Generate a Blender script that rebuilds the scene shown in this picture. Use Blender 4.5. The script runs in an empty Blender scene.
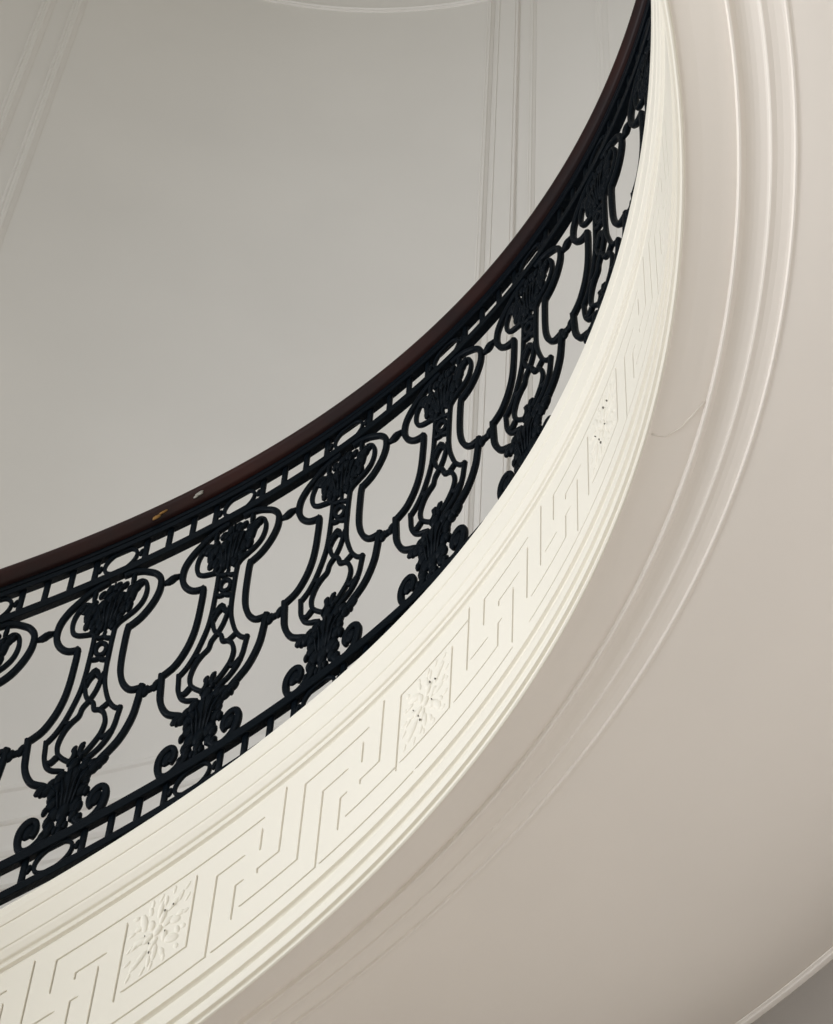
import bpy, math, random
from mathutils import Vector, Matrix
random.seed(4)
C = bpy.context.scene.collection
S = 1.6            # metres per survey unit
EYE = 2.05         # eye height above the floor of the hall
CX, CY = -0.3564564, 0.9976818
P1, P2, P3_ = 0.4769352, -0.0552593, 0.0041809
E1, E2 = 0.0400376, 0.0061620
RR = 0.6305290     # railing radius
T0, DT = -0.00034, 0.2066115
H1, H2 = 1.5063594, 1.0791232

# ------------------------------------------------------------------ the stair's plan and rise
def ell(th):
    u = max(-1.6, min(2.6, th)) - .6
    return 1 + E1*math.cos(2*u) + E2*math.sin(2*u)
def rise(th):
    lo, hi = -1.2, 2.4
    t = max(lo, min(hi, th)); u = t - .6
    v = P1*t + P2*u*u + P3_*u**3
    if t != th: v += (th-t)*(P1 + 2*P2*u + 3*P3_*u*u)
    return v
def pt(R, h, th):            # helical: h above the stair's own pitch line
    r = R*ell(th)
    return Vector(((CX + r*math.sin(th))*S, (CY + r*math.cos(th))*S, (h + rise(th))*S + EYE))
def ptz(R, z, th):           # level height
    r = R*ell(th)
    return Vector(((CX + r*math.sin(th))*S, (CY + r*math.cos(th))*S, z*S + EYE))
def radial(th): return Vector((math.sin(th), math.cos(th), 0))
def pan(u, v, off=0.0):      # railing panel coordinates: u in bays, v between the two frieze lines
    return pt(RR+off, H2 + v*(H1-H2), T0 + DT*u)

# ------------------------------------------------------------------ materials
def mat(name, col, rough=.6, var=0.0, scale=6, col2=None, bump=0.0, bscale=60, spec=.5, stretch=None):
    m = bpy.data.materials.new(name); m.use_nodes = True
    nt = m.node_tree; b = nt.nodes['Principled BSDF']
    b.inputs['Base Color'].default_value = (*col, 1); b.inputs['Roughness'].default_value = rough
    b.inputs['Specular IOR Level'].default_value = spec
    tc = nt.nodes.new('ShaderNodeTexCoord')
    if var or col2:
        n = nt.nodes.new('ShaderNodeTexNoise'); n.inputs['Scale'].default_value = scale; n.inputs['Detail'].default_value = 5
        if stretch:
            mp = nt.nodes.new('ShaderNodeMapping'); mp.inputs['Scale'].default_value = stretch
            nt.links.new(tc.outputs['Object'], mp.inputs[0]); nt.links.new(mp.outputs[0], n.inputs['Vector'])
        else: nt.links.new(tc.outputs['Object'], n.inputs['Vector'])
        r = nt.nodes.new('ShaderNodeValToRGB')
        r.color_ramp.elements[0].position = .38; r.color_ramp.elements[1].position = .68
        c2 = col2 or tuple(c*(1-var) for c in col)
        r.color_ramp.elements[0].color = (*col, 1); r.color_ramp.elements[1].color = (*c2, 1)
        nt.links.new(n.outputs['Fac'], r.inputs[0]); nt.links.new(r.outputs[0], b.inputs['Base Color'])
    if bump:
        n2 = nt.nodes.new('ShaderNodeTexNoise'); n2.inputs['Scale'].default_value = bscale; n2.inputs['Detail'].default_value = 4
        nt.links.new(tc.outputs['Object'], n2.inputs['Vector'])
        bp = nt.nodes.new('ShaderNodeBump'); bp.inputs['Strength'].default_value = bump; bp.inputs['Distance'].default_value = .01
        nt.links.new(n2.outputs['Fac'], bp.inputs['Height']); nt.links.new(bp.outputs[0], b.inputs['Normal'])
    return m
M_CREAM = mat('cream_plaster', (.835, .795, .705), .62, .03, 3, bump=.04, bscale=25, spec=.3)
M_SOFF = mat('soffit_plaster', (.865, .81, .75), .6, .03, 2.5, bump=.05, bscale=9, spec=.35)
M_WALL = mat('wall_paint', (.85, .82, .785), .6, .03, 2, bump=.05, bscale=8, spec=.3)
M_IRON = mat('black_iron', (.0020, .0044, .0074), .5, 0, bump=.15, bscale=150, spec=.10)
M_WOOD = mat('mahogany', (.0105, .0065, .0075), .45, 0, 3.2, col2=(.034, .0090, .007), spec=.22)
M_STONE = mat('floor_stone', (.40, .32, .235), .5, .15, 4)
M_TAUPE = mat('taupe_band', (.33, .30, .27), .7, .05, 2)
M_PIT_SHADE = mat('pit_shade', (.16, .15, .13), .9)  # dark tone painting the shade inside the rosettes' drilled holes
M_OCHRE = mat('worn_varnish', (.30, .15, .03), .5, .5, 300)
M_BARE = mat('bare_wood', (.36, .34, .30), .6, .3, 300)

# ------------------------------------------------------------------ mesh helpers
class MB:
    def __init__(s): s.v = []; s.f = []
    def grid(s, rows, closed=False, cap=False):      # rows: lists of Vectors, equal length
        b = len(s.v); n = len(rows[0]); m = len(rows)
        for r in rows: s.v.extend(r)
        for i in range(m-1):
            for j in range(n if closed else n-1):
                k = (j+1) % n
                s.f.append((b+i*n+j, b+i*n+k, b+(i+1)*n+k, b+(i+1)*n+j))
        if cap and closed:
            s.f.append(tuple(b+j for j in range(n))[::-1]); s.f.append(tuple(b+(m-1)*n+j for j in range(n)))
    def bar(s, pts, w, d, n=8, taper=None, sq=.75):
        """a cast bar through 3-D points: w across in the panel's plane, d through it"""
        N = len(pts); rows = []
        for i, p in enumerate(pts):
            t = (pts[min(i+1, N-1)] - pts[max(i-1, 0)])
            if t.length < 1e-9: t = Vector((0, 0, 1))
            t.normalize()
            th = math.atan2(p.x/S-CX, p.y/S-CY); nr = radial(th)
            nr = (nr - t*nr.dot(t)); nr.normalize(); b = t.cross(nr)
            k = taper(i/(N-1)) if taper else 1
            ring = []
            for a in range(n):
                an = 2*math.pi*(a+.5)/n; ca, sa = math.cos(an), math.sin(an)
                ca = math.copysign(abs(ca)**sq, ca); sa = math.copysign(abs(sa)**sq, sa)
                ring.append(p + b*(ca*w*.5*k*S) + nr*(sa*d*.5*k*S))
            rows.append(ring)
        s.grid(rows, closed=True, cap=True)
    def blob(s, c, ax, ay, az, nu=10, nv=6):          # ellipsoid, axes as vectors
        rows = []
        for i in range(nv+1):
            ph = math.pi*(i/nv) ; ph = min(max(ph, .02), math.pi-.02)
            rows.append([c + ax*(math.sin(ph)*math.cos(2*math.pi*j/nu)) + ay*(math.sin(ph)*math.sin(2*math.pi*j/nu)) + az*math.cos(ph) for j in range(nu)])
        s.grid(rows, closed=True, cap=True)
    def build(s, name, m, parent=None, smooth=True, loc=None, autosm=None):
        me = bpy.data.meshes.new(name)
        o = bpy.data.objects.new(name, me); C.objects.link(o)
        org = parent_origin(parent) if parent else (loc or Vector((0, 0, 0)))
        me.from_pydata([tuple(v-org) for v in s.v], [], s.f); me.update()
        me.materials.append(m)
        if smooth: me.polygons.foreach_set('use_smooth', [True]*len(me.polygons))
        if parent: o.parent = parent
        else: o.location = org
        import bmesh
        bm = bmesh.new(); bm.from_mesh(me); bmesh.ops.recalc_face_normals(bm, faces=bm.faces); bm.to_mesh(me); bm.free()
        return o
def parent_origin(p):
    v = Vector((0, 0, 0))
    while p: v += p.location; p = p.parent
    return v
def spline(pts, n=6):        # Catmull-Rom through (u,v) points
    out = []; P = [pts[0]] + list(pts) + [pts[-1]]
    for i in range(1, len(P)-2):
        for k in range(n):
            t = k/n; a, b, c, d = P[i-1], P[i], P[i+1], P[i+2]
            out.append(tuple(.5*((2*b[j]) + (-a[j]+c[j])*t + (2*a[j]-5*b[j]+4*c[j]-d[j])*t*t + (-a[j]+3*b[j]-3*c[j]+d[j])*t**3) for j in (0, 1)))
    out.append(tuple(pts[-1])); return out
def thing(name, label, cat, loc, group=None):
    o = bpy.data.objects.new(name, None); C.objects.link(o); o.location = loc
    o['label'] = label; o['category'] = cat
    if group: o['group'] = group
    o.empty_display_size = .2
    return o
def frange(a, b, n): return [a + (b-a)*i/n for i in range(n+1)]

TH0, TH1 = -1.75, 2.75       # the flight's run

# ------------------------------------------------------------------ the railing
rail = thing('stair_railing', 'black cast-iron scrollwork railing under a dark brown wooden handrail, curving up the stair edge', 'railing', pt(RR, 1.04, .4))
ths = frange(TH0, TH1, 300)
def sweep(profile, name, m, parent, th=ths, closed=True, smooth=True, level=False):
    mb = MB(); f = ptz if level else pt
    mb.grid([[f(R, h, t) for R, h in profile] for t in th], closed=closed, cap=closed)
    return mb.build(name, m, parent, smooth)
def rprof(c, h, a, b, n=16, sq=.8):
    out = []
    for k in range(n):
        an = 2*math.pi*k/n; ca, sa = math.cos(an), math.sin(an)
        out.append((c + a*math.copysign(abs(ca)**sq, ca), h + b*math.copysign(abs(sa)**sq, sa)))
    return out
# handrail: rounded top, moulded side, narrower underside
hp = [(.6205, 1.5440), (.6180, 1.5475), (.6165, 1.5500), (.6150, 1.5530), (.6128, 1.5570), (.6125, 1.5620), (.6140, 1.5670), (.6175, 1.5710), (.6230, 1.5738),
      (.6305, 1.5750), (.638, 1.5738), (.6435, 1.5710), (.647, 1.5670), (.6485, 1.5620), (.6482, 1.5570), (.6460, 1.5530), (.6445, 1.5500), (.6430, 1.5475), (.6405, 1.5440)]
hand = sweep(hp, 'handrail', M_WOOD, rail); hand['label'] = 'dark mahogany wooden handrail'
def rect(R0, R1, h0, h1, c=.0008):
    return [(R0+c, h0), (R1-c, h0), (R1, h0+c), (R1, h1-c), (R1-c, h1), (R0+c, h1), (R0, h1-c), (R0, h0+c)]
sweep(rect(RR-.0062, RR+.0062, 1.5362, 1.5440), 'core_rail', M_IRON, rail, smooth=False)
sweep(rect(RR-.0062, RR+.0062, 1.5265, 1.5350), 'upper_rail', M_IRON, rail, smooth=False)
sweep(rect(RR-.0062, RR+.0062, 1.4820, 1.4942), 'upper_rail', M_IRON, rail, smooth=False)
sweep(rect(RR-.0062, RR+.0062, 1.0955, 1.1090), 'lower_rail', M_IRON, rail, smooth=False)
sweep(rect(RR-.0062, RR+.0062, 1.0550, 1.0660), 'lower_rail', M_IRON, rail, smooth=False)
# worn spots on the handrail
for (u, h, mm, a) in ((.285, 1.5485, M_OCHRE, .022), (.615, 1.5520, M_BARE, .016)):
    th = T0 + DT*u; mb = MB()
    c = pt(.6148, h, th); tdir = (pt(.6148, h+.002, th+.02)-c).normalized(); n = radial(th); up = tdir.cross(n)
    for k in range(4):
        mb.blob(c + tdir*random.uniform(-a, a)*.6 + up*random.uniform(-.003, .003), tdir*a*random.uniform(.35, .6), up*.0028, n*.0022, 8, 5)
    o = mb.build('worn_patch', mm, rail); o['label'] = 'ochre worn patch on the handrail' if mm is M_OCHRE else 'pale chipped patch on the handrail'

W1, D1 = .0082, .0092
W2, D2 = .0062, .0076
OUT_A = [(.06, .940), (.14, .935), (.21, .925), (.27, .910), (.345, .886), (.398, .853), (.408, .815), (.388, .783), (.345, .754), (.285, .731), (.215, .719), (.188, .720)]
OUT_B = [(.200, .722), (.193, .700), (.193, .655), (.197, .600), (.211, .553), (.243, .512), (.288, .481), (.340, .461), (.420, .450)]
OUT_C = [(.425, .458), (.418, .432), (.410, .400), (.397, .362), (.362, .325), (.315, .296), (.262, .278), (.205, .262), (.150, .240)]
IN_A = [(.185, .838), (.172, .856), (.185, .878), (.222, .885), (.262, .873), (.288, .848), (.291, .820), (.270, .793), (.225, .775), (.165, .764), (.110, .755), (.080, .742)]
IN_B = [(.080, .748), (.077, .700), (.078, .645), (.081, .595), (.093, .550), (.122, .507), (.165, .463), (.220, .430), (.278, .412)]
IN_C = [(.276, .420), (.267, .392), (.256, .360), (.225, .328), (.175, .306), (.120, .293), (.070, .280)]
LYRE = [(.000, .498), (.040, .482), (.056, .458), (.100, .447), (.140, .430), (.166, .405), (.173, .382), (.158, .356), (.125, .337), (.085, .320), (.048, .308), (.024, .316), (.022, .335), (.034, .345)]
def uvbar(mb, pts, w, d, sgn=1, off0=0, n=5, taper=None):
    q = spline([(sgn*a, b) for a, b in pts], n)
    mb.bar([pan(i0+a, b, off0) for a, b in q], w, d, taper=taper)
def lobe(mb, i, a, b, ra, rb, dep, off=0, ang=0):
    c = pan(i+a, b, off); e = 1e-3
    U = (pan(i+a+e, b, off)-pan(i+a-e, b, off))/(2*e); V = Vector((0, 0, 1))*(H1-H2)*S
    n = radial(T0+DT*(i+a))
    ca, sa = math.cos(ang), math.sin(ang)
    X = U*(ra*ca) + V*(rb*sa)*1.0; Y = V*(rb*ca) - U*(ra*sa)
    mb.blob(c, X, Y, n*dep*S, 10, 6)

VIS = range(-2, 9)
for i in VIS:
    i0 = i
    bal = MB()
    for sg in (1, -1):
        uvbar(bal, OUT_A, W1*1.05, D1, sg); uvbar(bal, OUT_B, W1, D1, sg); uvbar(bal, OUT_C, W1*1.05, D1, sg)
        lobe(bal, i, sg*.197, .716, .026, .0085, .0024)      # cusps
        lobe(bal, i, sg*.425, .452, .022, .0095, .0024)
    root = bal.build('baluster', M_IRON, rail); root.name = 'baluster'
    mb = MB()
    for sg in (1, -1):
        uvbar(mb, IN_A, W2, D2, sg); uvbar(mb, IN_B, W2, D2, sg); uvbar(mb, IN_C, W2, D2, sg)
        lobe(mb, i, sg*.188, .846, .028, .013, .0026)
    mb.build('inner_scroll', M_IRON, root)
    mb = MB()
    for sg in (1, -1):
        uvbar(mb, LYRE, W2, D2, sg)
        lobe(mb, i, sg*.030, .345, .026, .011, .0026)
        uvbar(mb, [(.115, .447), (.145, .452), (.172, .458)], W2, D2, sg, n=3)
        uvbar(mb, [(.160, .345), (.200, .335), (.245, .345)], W2*1.2, D2, sg, n=3)
    lobe(mb, i, 0, .322, .020, .012, .0024)
    mb.build('lyre', M_IRON, root)
    mb = MB()                                                # the chain between the two uprights
    for v in (.720, .642): uvbar(mb, [(-.08, v+.017), (-.03, v+.006), (0, v+.004), (.03, v-.006), (.08, v-.017)], W2, D2, n=3)
    uvbar(mb, [(-.08, .590), (-.03, .592), (0, .604), (.03, .580), (.08, .562)], W2*1.3, D2, n=3)
    ring = [(.046*math.cos(a), .680+.0215*math.sin(a)-.21*.046*math.cos(a)) for a in frange(0, 2*math.pi, 20)]
    mb.bar([pan(i+a, b) for a, b in ring], W2, D2)
    for sg in (1, -1):
        uvbar(mb, [(.074, .580), (.058, .553), (.036, .523), (0, .498)], W2*.95, D2, sg, n=4)
        uvbar(mb, [(.0, .588), (.030, .578), (.052, .560)], W2*.8, D2, sg, n=3)
    lobe(mb, i, 0, .498, .032, .013, .0026)
    lobe(mb, i, 0, .736, .022, .012, .0024)
    mb.build('chain_of_links', M_IRON, root)
    # acanthus cap
    mb = MB()
    for (a, b, ra, rb, an) in ((0, .805, .060, .050, 0), (.055, .790, .045, .032, .5), (.095, .812, .045, .030, .3), (.070, .845, .060, .030, 0),
                               (.130, .845, .042, .024, -.3), (.150, .872, .040, .016, -.3), (.120, .795, .035, .022, .5), (.035, .765, .032, .020, .4), (.10, .775, .03, .014, .3),
                               (0, .760, .022, .022, 0), (.0, .865, .070, .022, 0), (.06, .888, .030, .013, 0), (.155, .820, .022, .016, .3), (0, .902, .012, .030, 0), (.155, .905, .026, .024, -.4), (.165, .800, .036, .022, .2), (.165, .838, .050, .034, 0), (.195, .862, .050, .018, 0), (.235, .868, .030, .012, 0), (.03, .902, .040, .018, 0), (.09, .895, .036, .014, 0), (.06, .750, .030, .014, .3), (.11, .762, .036, .012, .3)):
        for sg in ((1, -1) if a else (1,)):
            lobe(mb, i, sg*a, b, ra, rb, .0042+random.uniform(-.0008, .0012), -.001, sg*an*.3)
    for k in range(5):                                       # veins of the leaf
        a = (-.08, -.04, 0, .04, .08)[k]
        mb.bar([pan(i+a*1.3, .87-abs(a)*.2, -.0045), pan(i+a, .82, -.0062), pan(i+a*.7, .765+abs(a)*.2, -.0042)], .0022, .0022)
    mb.build('acanthus_cap', M_IRON, root)
    # acanthus foot
    mb = MB()
    for (a, b, ra, rb, an) in ((0, .235, .090, .052, 0), (.09, .262, .055, .022, .3), (.145, .258, .045, .014, .5), (.105, .225, .060, .026, .2), (.172, .236, .042, .012, -.2), (.212, .236, .022, .008, -.4),
                               (0, .285, .050, .022, 0), (.045, .300, .022, .010, 0), (0, .180, .090, .042, 0), (.10, .182, .058, .022, -.2), (.148, .170, .028, .014, -.4), (.07, .145, .060, .026, 0), (0, .140, .060, .032, 0),
                               (.110, .130, .036, .018, -.3), (.085, .108, .040, .018, -.4), (0, .106, .040, .024, 0), (.035, .088, .026, .014, 0), (.215, .250, .060, .016, -.2), (.165, .242, .055, .022, 0), (.0, .078, .03, .016, 0), (.13, .092, .030, .014, -.4), (.128, .205, .03, .014, 0)):
        for sg in ((1, -1) if a else (1,)):
            lobe(mb, i, sg*a, b, ra, rb, .0046+random.uniform(-.0008, .0014), -.001, sg*an*.3)
    for k in range(5):
        a = (-.10, -.05, 0, .05, .10)[k]
        mb.bar([pan(i+a*.5, .15, -.0045), pan(i+a*.8, .21, -.0068), pan(i+a*1.4, .265-abs(a)*.2, -.0042)], .0024, .0024)
    mb.build('acanthus_foot', M_IRON, root)
    mb = MB()
    for sg in (1, -1):
        uvbar(mb, [(.075, .115), (.115, .086), (.165, .070), (.225, .068), (.280, .084), (.306, .113), (.303, .142), (.268, .160), (.222, .160), (.190, .143), (.188, .122), (.210, .108)], W1*1.1, D1, sg, taper=lambda t: 1.15-.35*t)
        lobe(mb, i, sg*.236, .128, .054, .023, .0040)
    mb.build('foot_scroll', M_IRON, root)
    # links to the next baluster
    mb = MB()
    uvbar(mb, [(.405, .826), (.5, .827), (.595, .826)], .0030, .0040, n=5)
    lobe(mb, i, .5, .826, .082, .0135, .0050); lobe(mb, i, .5, .826, .060, .0160, .0055)
    mb.build('olive_bead', M_IRON, root)
    mb = MB()
    uvbar(mb, [(.425, .436), (.5, .425), (.575, .436)], W2, D2, n=4)
    lobe(mb, i, .462, .428, .036, .020, .0044); lobe(mb, i, .540, .430, .038, .020, .0044); lobe(mb, i, .500, .427, .024, .012, .0040)
    mb.build('knuckle_link', M_IRON, root)
    # the two friezes of oval and bars
    for nm, hb, ht, hm in (('top_frieze', 1.4920, 1.5300, 1.5105), ('bottom_frieze', 1.0635, 1.0990, 1.0812)):
        mb = MB()
        hv = (ht-hb)/2-.0012
        v = lambda h: (h-H2)/(H1-H2)
        mb.bar([pan(i+.132*math.cos(a), v(hm+hv*.95*math.sin(a))) for a in frange(0, 2*math.pi, 28)], .0052, .0060)
        for hx in (hb, ht): mb.bar([pan(i+a, v(hx)) for a in frange(-.2, .82, 10)], .0020, .0100)
        for c in (.205, .4, .6, -.205):
            mb.bar([pan(i+c, v(hb)), pan(i+c, v(hm)), pan(i+c, v(ht))], .0076, .0060, n=8)
        for sg, o in ((1, 0), (-1, 0)):
            mb.bar([pan(i+o+sg*.135, v(hm)), pan(i+o+sg*.17, v(hm)), pan(i+o+sg*.205, v(hm))], .0040, .0050)
            lobe(mb, i, o+sg*.168, v(hm), .024, .014, .0035)
        mb.build(nm, M_IRON, root)
# anchor posts from the lower rail into the kerb, one per bay
for i in VIS:
    mb = MB(); v = lambda h: (h-H2)/(H1-H2)
    mb.bar([pan(i+.5, v(1.030)), pan(i+.5, v(1.045)), pan(i+.5, v(1.057))], .008, .008)
    mb.build('anchor', M_IRON, rail)

# ------------------------------------------------------------------ the staircase
stair = thing('staircase', 'cream plaster spiral stair flight with Greek key fascia and moulded soffit, rising to the right', 'staircase', pt(.6, .72, .4))
RF = .5835
CU0, CW = 1.3207, .1703
def cu(c): return CU0 + CW*c
def rh(r): return .9000 - .0310*r
horiz, vert, panels = [], [], []
def H(r, a, b): horiz.append((r, cu(a), cu(b)))
def V(c, a, b): vert.append((cu(c), rh(a), rh(b)))
for k in range(-3, 7):
    b0 = 13*k                       # right border of a rosette panel at cell b0
    panels.append((b0-3, b0))
    V(b0, 0.4, 3); H(3, b0-2.6, b0); V(b0-3, .4, 3.1)
    if k % 2 == 0:                  # key turning one way
        H(0, b0-6, b0+3); H(4, b0-2.8, b0+1)
        for c1 in (b0+1, b0+6):
            V(c1, 4, 1); H(1, c1, c1+1.2)
            V(c1+1, 3.2, 2); H(2, c1+1, c1+1.3)
            H(3, c1+1.4, c1+4); V(c1+4, 3, 0)
            V(c1+2, 2.1, 2); H(2, c1+2, c1+3); V(c1+3, 2, -.55)
            V(c1+2, 1.25, .5)
            H(4, c1+.3, c1+5)
        H(0, b0+5, b0+8.2); H(0, b0+10, b0+14); H(4, b0+11.3, b0+17)
    else:                           # the mirrored key
        for k1 in (b0+1, b0+6):
            V(k1, -.5, 2.2)
            V(k1+1, 1.1, 0); H(0, k1+1, k1+4)
            V(k1+2, 1.2, 1); H(1, k1+2, k1+3.2)
            V(k1+3, 1.4, 3.7)
            H(2, k1+2, k1+2.2); V(k1+2, 2, 3); H(3, k1-.6, k1+2)
            H(2, k1+.4, k1+1.2)
            V(k1+4, .5, 2.7)
        H(4, b0-1.7, b0+4); H(4, b0+5.3, b0+10)
du_, dh_ = .0090, .0013
us = set()
uL, uR = (TH0-T0)/DT, (TH1-T0)/DT
x = uL
while x < uR: us.add(round(x, 4)); x += .04
for c in range(-60, 90):
    for d in (-du_, 0, du_): us.add(round(cu(c)+d, 4))
for r, a, b in horiz: us.add(round(a, 4)); us.add(round(b, 4))
us = sorted(u for u in us if uL <= u <= uR)
# drop samples that crowd the cuts
fine = {round(cu(c)+d, 4) for c in range(-60, 90) for d in (-du_, 0, du_)} | {round(a, 4) for r, a, b in horiz} | {round(b, 4) for r, a, b in horiz}
us = [u for k, u in enumerate(us) if u in fine or all(abs(u-w) > .006 for w in us[max(0, k-2):k+3] if w in fine)]
hs = set()
for r in range(0, 5):
    for d in (-dh_, 0, dh_): hs.add(round(rh(r)+d, 5))
q = -.6
while q < 4.0:
    if abs(q-round(q)) > .07 or q < -.05: hs.add(round(rh(q), 5))
    q += .1
for c, a, b in vert:
    hs.add(round(a, 5)); hs.add(round(b, 5))
hs = sorted((h for h in hs if .7615 < h < .9222), reverse=True)
hh = []
for h in hs:
    if not hh or hh[-1]-h > .0004: hh.append(h)
hs = hh
prof = [(.6520, 1.0200), (.6520, 1.0280), (.6150, 1.0280), (.6100, 1.0120), (.5760, 1.0030), (.5730, 1.0025), (.5721, 1.0000), (.5722, .9910), (.5728, .9840), (.5732, .9803), (.5745, .9790), (.5742, .9765), (.5757, .9522), (.5769, .9508), (.5770, .9480),
        (.5785, .9402), (.5792, .9388), (.5814, .9374), (.5819, .9355), (.5804, .9335), (.5806, .9302), (.5832, .9290), (.5846, .9274), (.5835, .9252)]
lowp = [(.5835, .7605), (.5835, .7582), (.5872, .7570), (.5886, .7548), (.5878, .7522), (.5860, .7505), (.5848, .7450), (.5840, .7390), (.5838, .7330), (.5838, .7307), (.5873, .7296), (.5884, .7280), (.5872, .7262), (.5858, .7235),
        (.5852, .7190), (.5852, .7146), (.5855, .7132), (.5896, .7126), (.5905, .7110), (.5893, .7094), (.5880, .7084), (.5882, .7062), (.5898, .7050), (.5915, .7055), (.5928, .7085)]
DG = .0034
fm = MB(); rows = []
for u in us:
    th = T0+DT*u
    hset = set()
    for r, a, b in horiz:
        if a-1e-3 <= u <= b+1e-3: hset.add(round(rh(r), 5))
    vv = [(a, b) for c, a, b in vert if abs(c-u) < 1e-3]
    line = [pt(R, h, th) for R, h in prof]
    for h in hs:
        g = any(abs(h-x) < 1e-4 for x in hset) or any(min(a, b)-2e-4 <= h <= max(a, b)+2e-4 for a, b in vv)
        line.append(pt(RF + (DG if g else 0), h, th))
    line += [pt(R, h, th) for R, h in lowp]
    rows.append(line)
fm.grid(rows)
fascia = fm.build('fascia', M_CREAM, stair, smooth=False)
fascia['label'] = 'cream fascia carved with a Greek key band'

# soffit, flight and steps: one body
sp = [(.5925, .7080), (.5938, .7096), (.5965, .7108), (.6100, .7155), (.6300, .7214), (.6432, .7250), (.6439, .7240), (.6442, .7202), (.6450, .7192), (.6470, .7196), (.6490, .7218), (.6520, .7254), (.6570, .7276), (.6610, .7286), (.6660, .7289),
      (.6725, .7284), (.6745, .7276), (.6752, .7260), (.6768, .7256), (.6788, .7264), (.6820, .7276), (.6880, .7284), (.6950, .7284), (.6976, .7278), (.6982, .7252), (.6990, .7245), (.7008, .7248), (.7028, .7262), (.7045, .7268)]
nS = 26
sp += [(.7045 + (1.172-.7045)*k/nS, .7266 + (.7545-.7266)*k/nS) for k in range(1, nS+1)]
ths2 = frange(TH0, TH1, 420)
fl = MB()
fl.grid([[pt(R, h, t) for R, h in sp] for t in ths2])
n0 = int((TH0-T0)/DT); n1 = int((TH1-T0)/DT)
for k in range(n0, n1):                    # the steps above it
    a, b = T0+DT*(k-.5), T0+DT*(k+.5)
    z = rise((a+b)/2) + .985; zb = rise(a) + .76
    rw = []
    for t in frange(a, b, 4):
        rw.append([ptz(.640, max(zb, rise(t)+.74), t), ptz(.640, z, t), ptz(1.172, z, t), ptz(1.172, max(zb, rise(t)+.77), t)])
    fl.grid(rw, closed=False)
    fl.grid([[ptz(.640, zb, a), ptz(1.172, zb+.02, a)], [ptz(.640, z, a), ptz(1.172, z, a)]])
soff = fl.build('soffit', M_SOFF, stair, smooth=False)
soff['label'] = 'pale beige plaster underside with two raised mouldings'
# the plaster seam across the narrow soffit strip
mb = MB()
pts_ = [pt(R, h, t) for R, h, t in [(.5965, .7106, 1.2688), (.604, .7134, 1.2665), (.612, .7160, 1.2663), (.6246, .7197, 1.2799), (.634, .7224, 1.299), (.6420, .7246, 1.317)]]
mb.bar(pts_, .0020, .0012)
mb.build('plaster_seam', M_SOFF, soff)

# rosette reliefs in the square panels between the keys
def fpt(u, h, off): return pt(RF+off, h, T0+DT*u)
def rosette(ua, ub):
    mb = MB()
    uc = (ua+ub)/2; hc = rh(1.5); hu = (ub-ua)/2*.86; hv = .0415
    up = Vector((0, 0, 1))*S
    def leaf(a, b, la, lb, ang, dep):      # a,b in -1..1 of the panel
        c = fpt(uc+a*hu, hc+b*hv, .0006)
        e = .01; U = (fpt(uc+e, hc, 0)-fpt(uc-e, hc, 0))/(2*e)*hu; Vv = up*hv
        ca, sa = math.cos(ang), math.sin(ang)
        mb.blob(c, (U*ca + Vv*sa)*la, (Vv*ca - U*sa)*lb, radial(T0+DT*uc)*dep*S, 10, 6)
    leaf(0, 0, .17, .15, 0, .0034)
    for n, r, la, lb, dep, o0 in ((6, .34, .20, .12, .0028, .2), (4, .66, .34, .13, .0026, math.pi/4), (4, .62, .26, .12, .0024, 0), (10, .80, .17, .085, .0022, .1), (16, 1.02, .14, .075, .0018, 0)):
        for k in range(n):
            an = 2*math.pi*k/n + o0 + random.uniform(-.06, .06)
            q_ = 1/max(abs(math.cos(an)), abs(math.sin(an)))**.62
            leaf(min(.98, max(-.98, r*q_*math.cos(an)))*.94, min(.98, max(-.98, r*q_*math.sin(an)))*.94, la, lb, an+random.uniform(-.5, .5), dep)
    nf = len(mb.f)
    for a, b, s in ((.22, .42, 1.2), (.50, .40, 1), (-.20, -.30, 1), (-.12, -.52, 1.3), (-.45, .05, .7), (.3, -.25, .8)):  # dark blobs in place of drilled holes, their shade put into the colour
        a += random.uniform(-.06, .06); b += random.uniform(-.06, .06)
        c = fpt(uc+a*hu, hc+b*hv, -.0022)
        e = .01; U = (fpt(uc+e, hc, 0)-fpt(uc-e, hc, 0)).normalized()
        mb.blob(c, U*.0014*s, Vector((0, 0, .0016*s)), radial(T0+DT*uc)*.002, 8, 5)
    o = mb.build('rosette', M_CREAM, fascia); o.data.materials.append(M_PIT_SHADE)
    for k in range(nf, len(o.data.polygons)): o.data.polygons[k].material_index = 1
for a, b in panels:
    if uL < cu(a) < 7.2 and cu(b) > -1.6: rosette(cu(a), cu(b))

# ------------------------------------------------------------------ the room
def struct(o): o['kind'] = 'structure'; return o
RO = 1.17
wt = frange(-1.45, 2.2, 220)
mb = MB()
zs = [-EYE/S, -.6, 0, .6, 1.2, 1.8, 2.4, 3.0, 3.6, 4.2, 4.8, 5.6]
mb.grid([[ptz(RO, z, t) for z in zs] for t in wt]); mb.grid([[ptz(RO+.12, z, t) for z in zs] for t in wt])
wall = struct(mb.build('wall_outer', M_WALL, None, loc=ptz(RO, -EYE/S, .4)))
mb = MB()
mb.v = [Vector((x, y, z)) for z in (-.15, 0) for x, y in ((-5, -5), (5, -5), (5, 6), (-5, 6))]
mb.f = [(0, 1, 2, 3), (4, 5, 6, 7), (0, 1, 5, 4), (1, 2, 6, 5), (2, 3, 7, 6), (3, 0, 4, 7)]
struct(mb.build('floor', M_STONE, None, smooth=False))
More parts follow.
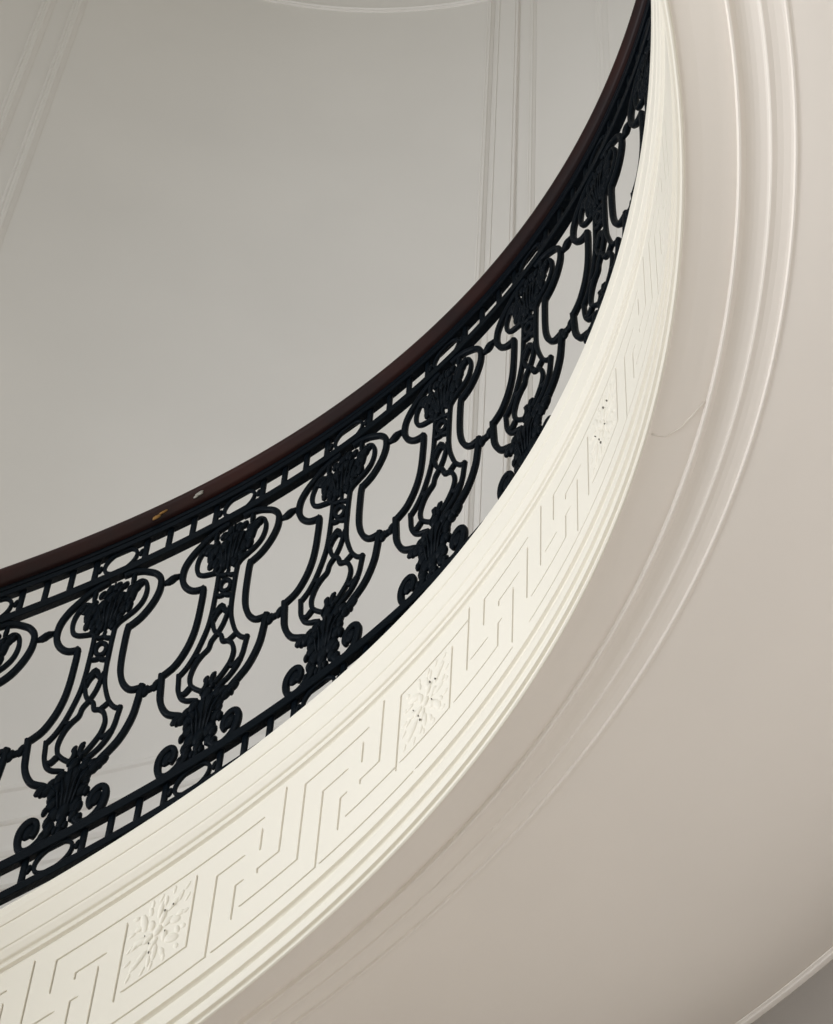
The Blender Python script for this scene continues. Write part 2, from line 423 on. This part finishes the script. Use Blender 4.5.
# dado moulding that climbs the wall with the stair
dp = [(1.171, 1.622), (1.164, 1.620), (1.1625, 1.616), (1.163, 1.611), (1.166, 1.607), (1.1672, 1.560), (1.164, 1.558), (1.162, 1.554), (1.164, 1.550), (1.1665, 1.548), (1.1668, 1.508), (1.1625, 1.505), (1.161, 1.500), (1.1635, 1.494),
      (1.1655, 1.492), (1.1660, 1.478), (1.1620, 1.476), (1.1610, 1.470), (1.1640, 1.466), (1.1650, 1.452), (1.161, 1.449), (1.160, 1.443), (1.163, 1.438), (1.171, 1.436)]
mb = MB(); mb.grid([[pt(R, h, t) for R, h in dp] for t in frange(-1.45, 2.2, 220)], closed=True, cap=True)
struct(mb.build('trim_1', M_WALL, None, smooth=False, loc=pt(1.165, 1.5, .3)))
# cornice where the soffit meets the wall
cp = [(1.172, .757), (1.1605, .7540), (1.1575, .7520), (1.1575, .7500), (1.1600, .7486), (1.1610, .7470), (1.1630, .7462), (1.1655, .7455), (1.172, .7450)]
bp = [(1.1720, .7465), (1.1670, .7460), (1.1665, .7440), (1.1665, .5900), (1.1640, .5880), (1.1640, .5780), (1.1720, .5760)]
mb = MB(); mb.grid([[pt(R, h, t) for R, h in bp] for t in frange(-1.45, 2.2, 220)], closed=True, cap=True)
struct(mb.build('trim_12', M_TAUPE, None, smooth=False, loc=pt(1.168, .65, .3)))  # darker taupe band on the wall just below the cornice
mb = MB(); mb.grid([[pt(R, h, t) for R, h in cp] for t in frange(-1.45, 2.2, 220)], closed=True, cap=True)
struct(mb.build('trim_2', M_SOFF, None, smooth=False, loc=pt(1.16, .74, .3)))
# panel mouldings on the wall
BOX = [(-1, .001), (-1, -.8), (-.96, -1), (-.82, -1), (-.80, -.75), (-.74, -.75), (-.70, -1), (.70, -1), (.74, -.75), (.80, -.75), (.82, -1), (.96, -1), (1, -.8), (1, .001)]
def mould_v(n, th, z0f, z1, w=.0075, d=.0045, pr=None):
    mb = MB(); c = RO*ell(th)
    pr = pr or [(-1, .001), (-1, -.45), (-.75, -.7), (-.45, -.55), (-.2, -1), (.2, -1), (.45, -.6), (.8, -.35), (1, -.2), (1, .001)]
    z0 = z0f + rise(th)
    mb.grid([[ptz(RO + dd*d, z, th + a*w/RO) for a, dd in pr] for z in frange(z0, z1, 12)], closed=True, cap=True)
    return struct(mb.build('trim_%d' % n, M_WALL, None, smooth=False, loc=ptz(RO, z0, th)))
def mould_h(n, z, a, b, w=.0075, d=.0045):
    mb = MB()
    pr = [(-1, .001), (-1, -.45), (-.75, -.7), (-.45, -.55), (-.2, -1), (.2, -1), (.45, -.6), (.8, -.35), (1, -.2), (1, .001)]
    mb.grid([[ptz(RO + dd*d, z + q_*w, t) for q_, dd in pr] for t in frange(a, b, 60)], closed=True, cap=True)
    return struct(mb.build('trim_%d' % n, M_WALL, None, smooth=False, loc=ptz(RO, z, (a+b)/2)))
ZT = 3.784
mould_v(3, -.408, 1.62, ZT, .014, .008); mould_v(4, .375, 1.62, ZT, .008, .008); mould_h(5, ZT, -.408, .377, .012, .006)
mould_v(6, -.462, 1.62, ZT, .014, .008); mould_h(7, ZT, -1.2, -.458, .012, .006)
mould_v(8, .410, 1.62, ZT+1, .024, .008, BOX); mould_v(9, .458, 1.62, ZT, .007, .007); mould_h(10, ZT, .456, 1.25, .012, .006)
mould_v(11, .590, 1.62, ZT+1, .014, .005)

# ------------------------------------------------------------------ light
def area(name, loc, target, sx, sy, e, col):
    l = bpy.data.lights.new(name, 'AREA'); l.shape = 'RECTANGLE'; l.size = sx; l.size_y = sy; l.energy = e; l.color = col
    o = bpy.data.objects.new(name, l); C.objects.link(o); o.location = loc
    o.rotation_euler = (Vector(target)-Vector(loc)).to_track_quat('-Z', 'Y').to_euler(); return o
area('window_light', (-4.2, .6, 3.0), (.8, 1.6, 4.2), 1.6, 1.8, 122, (.975, .98, 1.0))
area('low_window_light', (-4.2, -.8, 2.0), (.8, 1.6, 4.2), 1.6, 1.8, 124, (.88, .93, 1.0))
area('right_fill_light', (2.6, -3.6, 2.5), (.3, 1.6, 3.8), 1.8, 2.2, 32, (1.0, .93, .76))  # added warm fill from the right, out of view, no lamp known there
area('front_fill_light', (.3, -4.6, 3.0), (.2, 1.6, 3.6), 1.8, 2.2, 40, (.90, .95, 1.0))  # added cool fill from the front to lift fascia and soffit moulding
area('upper_fill_light', (-1.0, -1.4, 6.8), (0, 1.8, 3.5), 1.5, 1.5, 36, (.90, .95, 1.0))  # added unseen fill from above, brightens the wall
w = bpy.data.worlds.new('World'); bpy.context.scene.world = w; w.use_nodes = True
w.node_tree.nodes['Background'].inputs[0].default_value = (1.0, .935, .70, 1); w.node_tree.nodes['Background'].inputs[1].default_value = .205

# ------------------------------------------------------------------ camera
CR = [[0.9972574, -0.0740107, -0.0], [-0.0519889, -0.7005247, 0.7117319], [0.0526758, 0.70978, 0.7024512]]
cam = bpy.data.cameras.new('camera'); co = bpy.data.objects.new('camera', cam); C.objects.link(co)
right = Vector([r[0] for r in CR]); up = Vector([r[1] for r in CR]); fwd = Vector([r[2] for r in CR])
mw = Matrix((right, up, -fwd)).transposed().to_4x4(); mw.translation = Vector((0, 0, EYE)); co.matrix_world = mw
cam.sensor_fit = 'VERTICAL'; cam.sensor_height = 36; cam.lens = 36*1800.97/1024; cam.clip_start = .05
sc = bpy.context.scene; sc.camera = co
vs = sc.view_settings; vs.view_transform = 'Standard'; vs.look = 'None'; vs.gamma = 1; vs.use_curve_mapping = False; vs.exposure = -.10
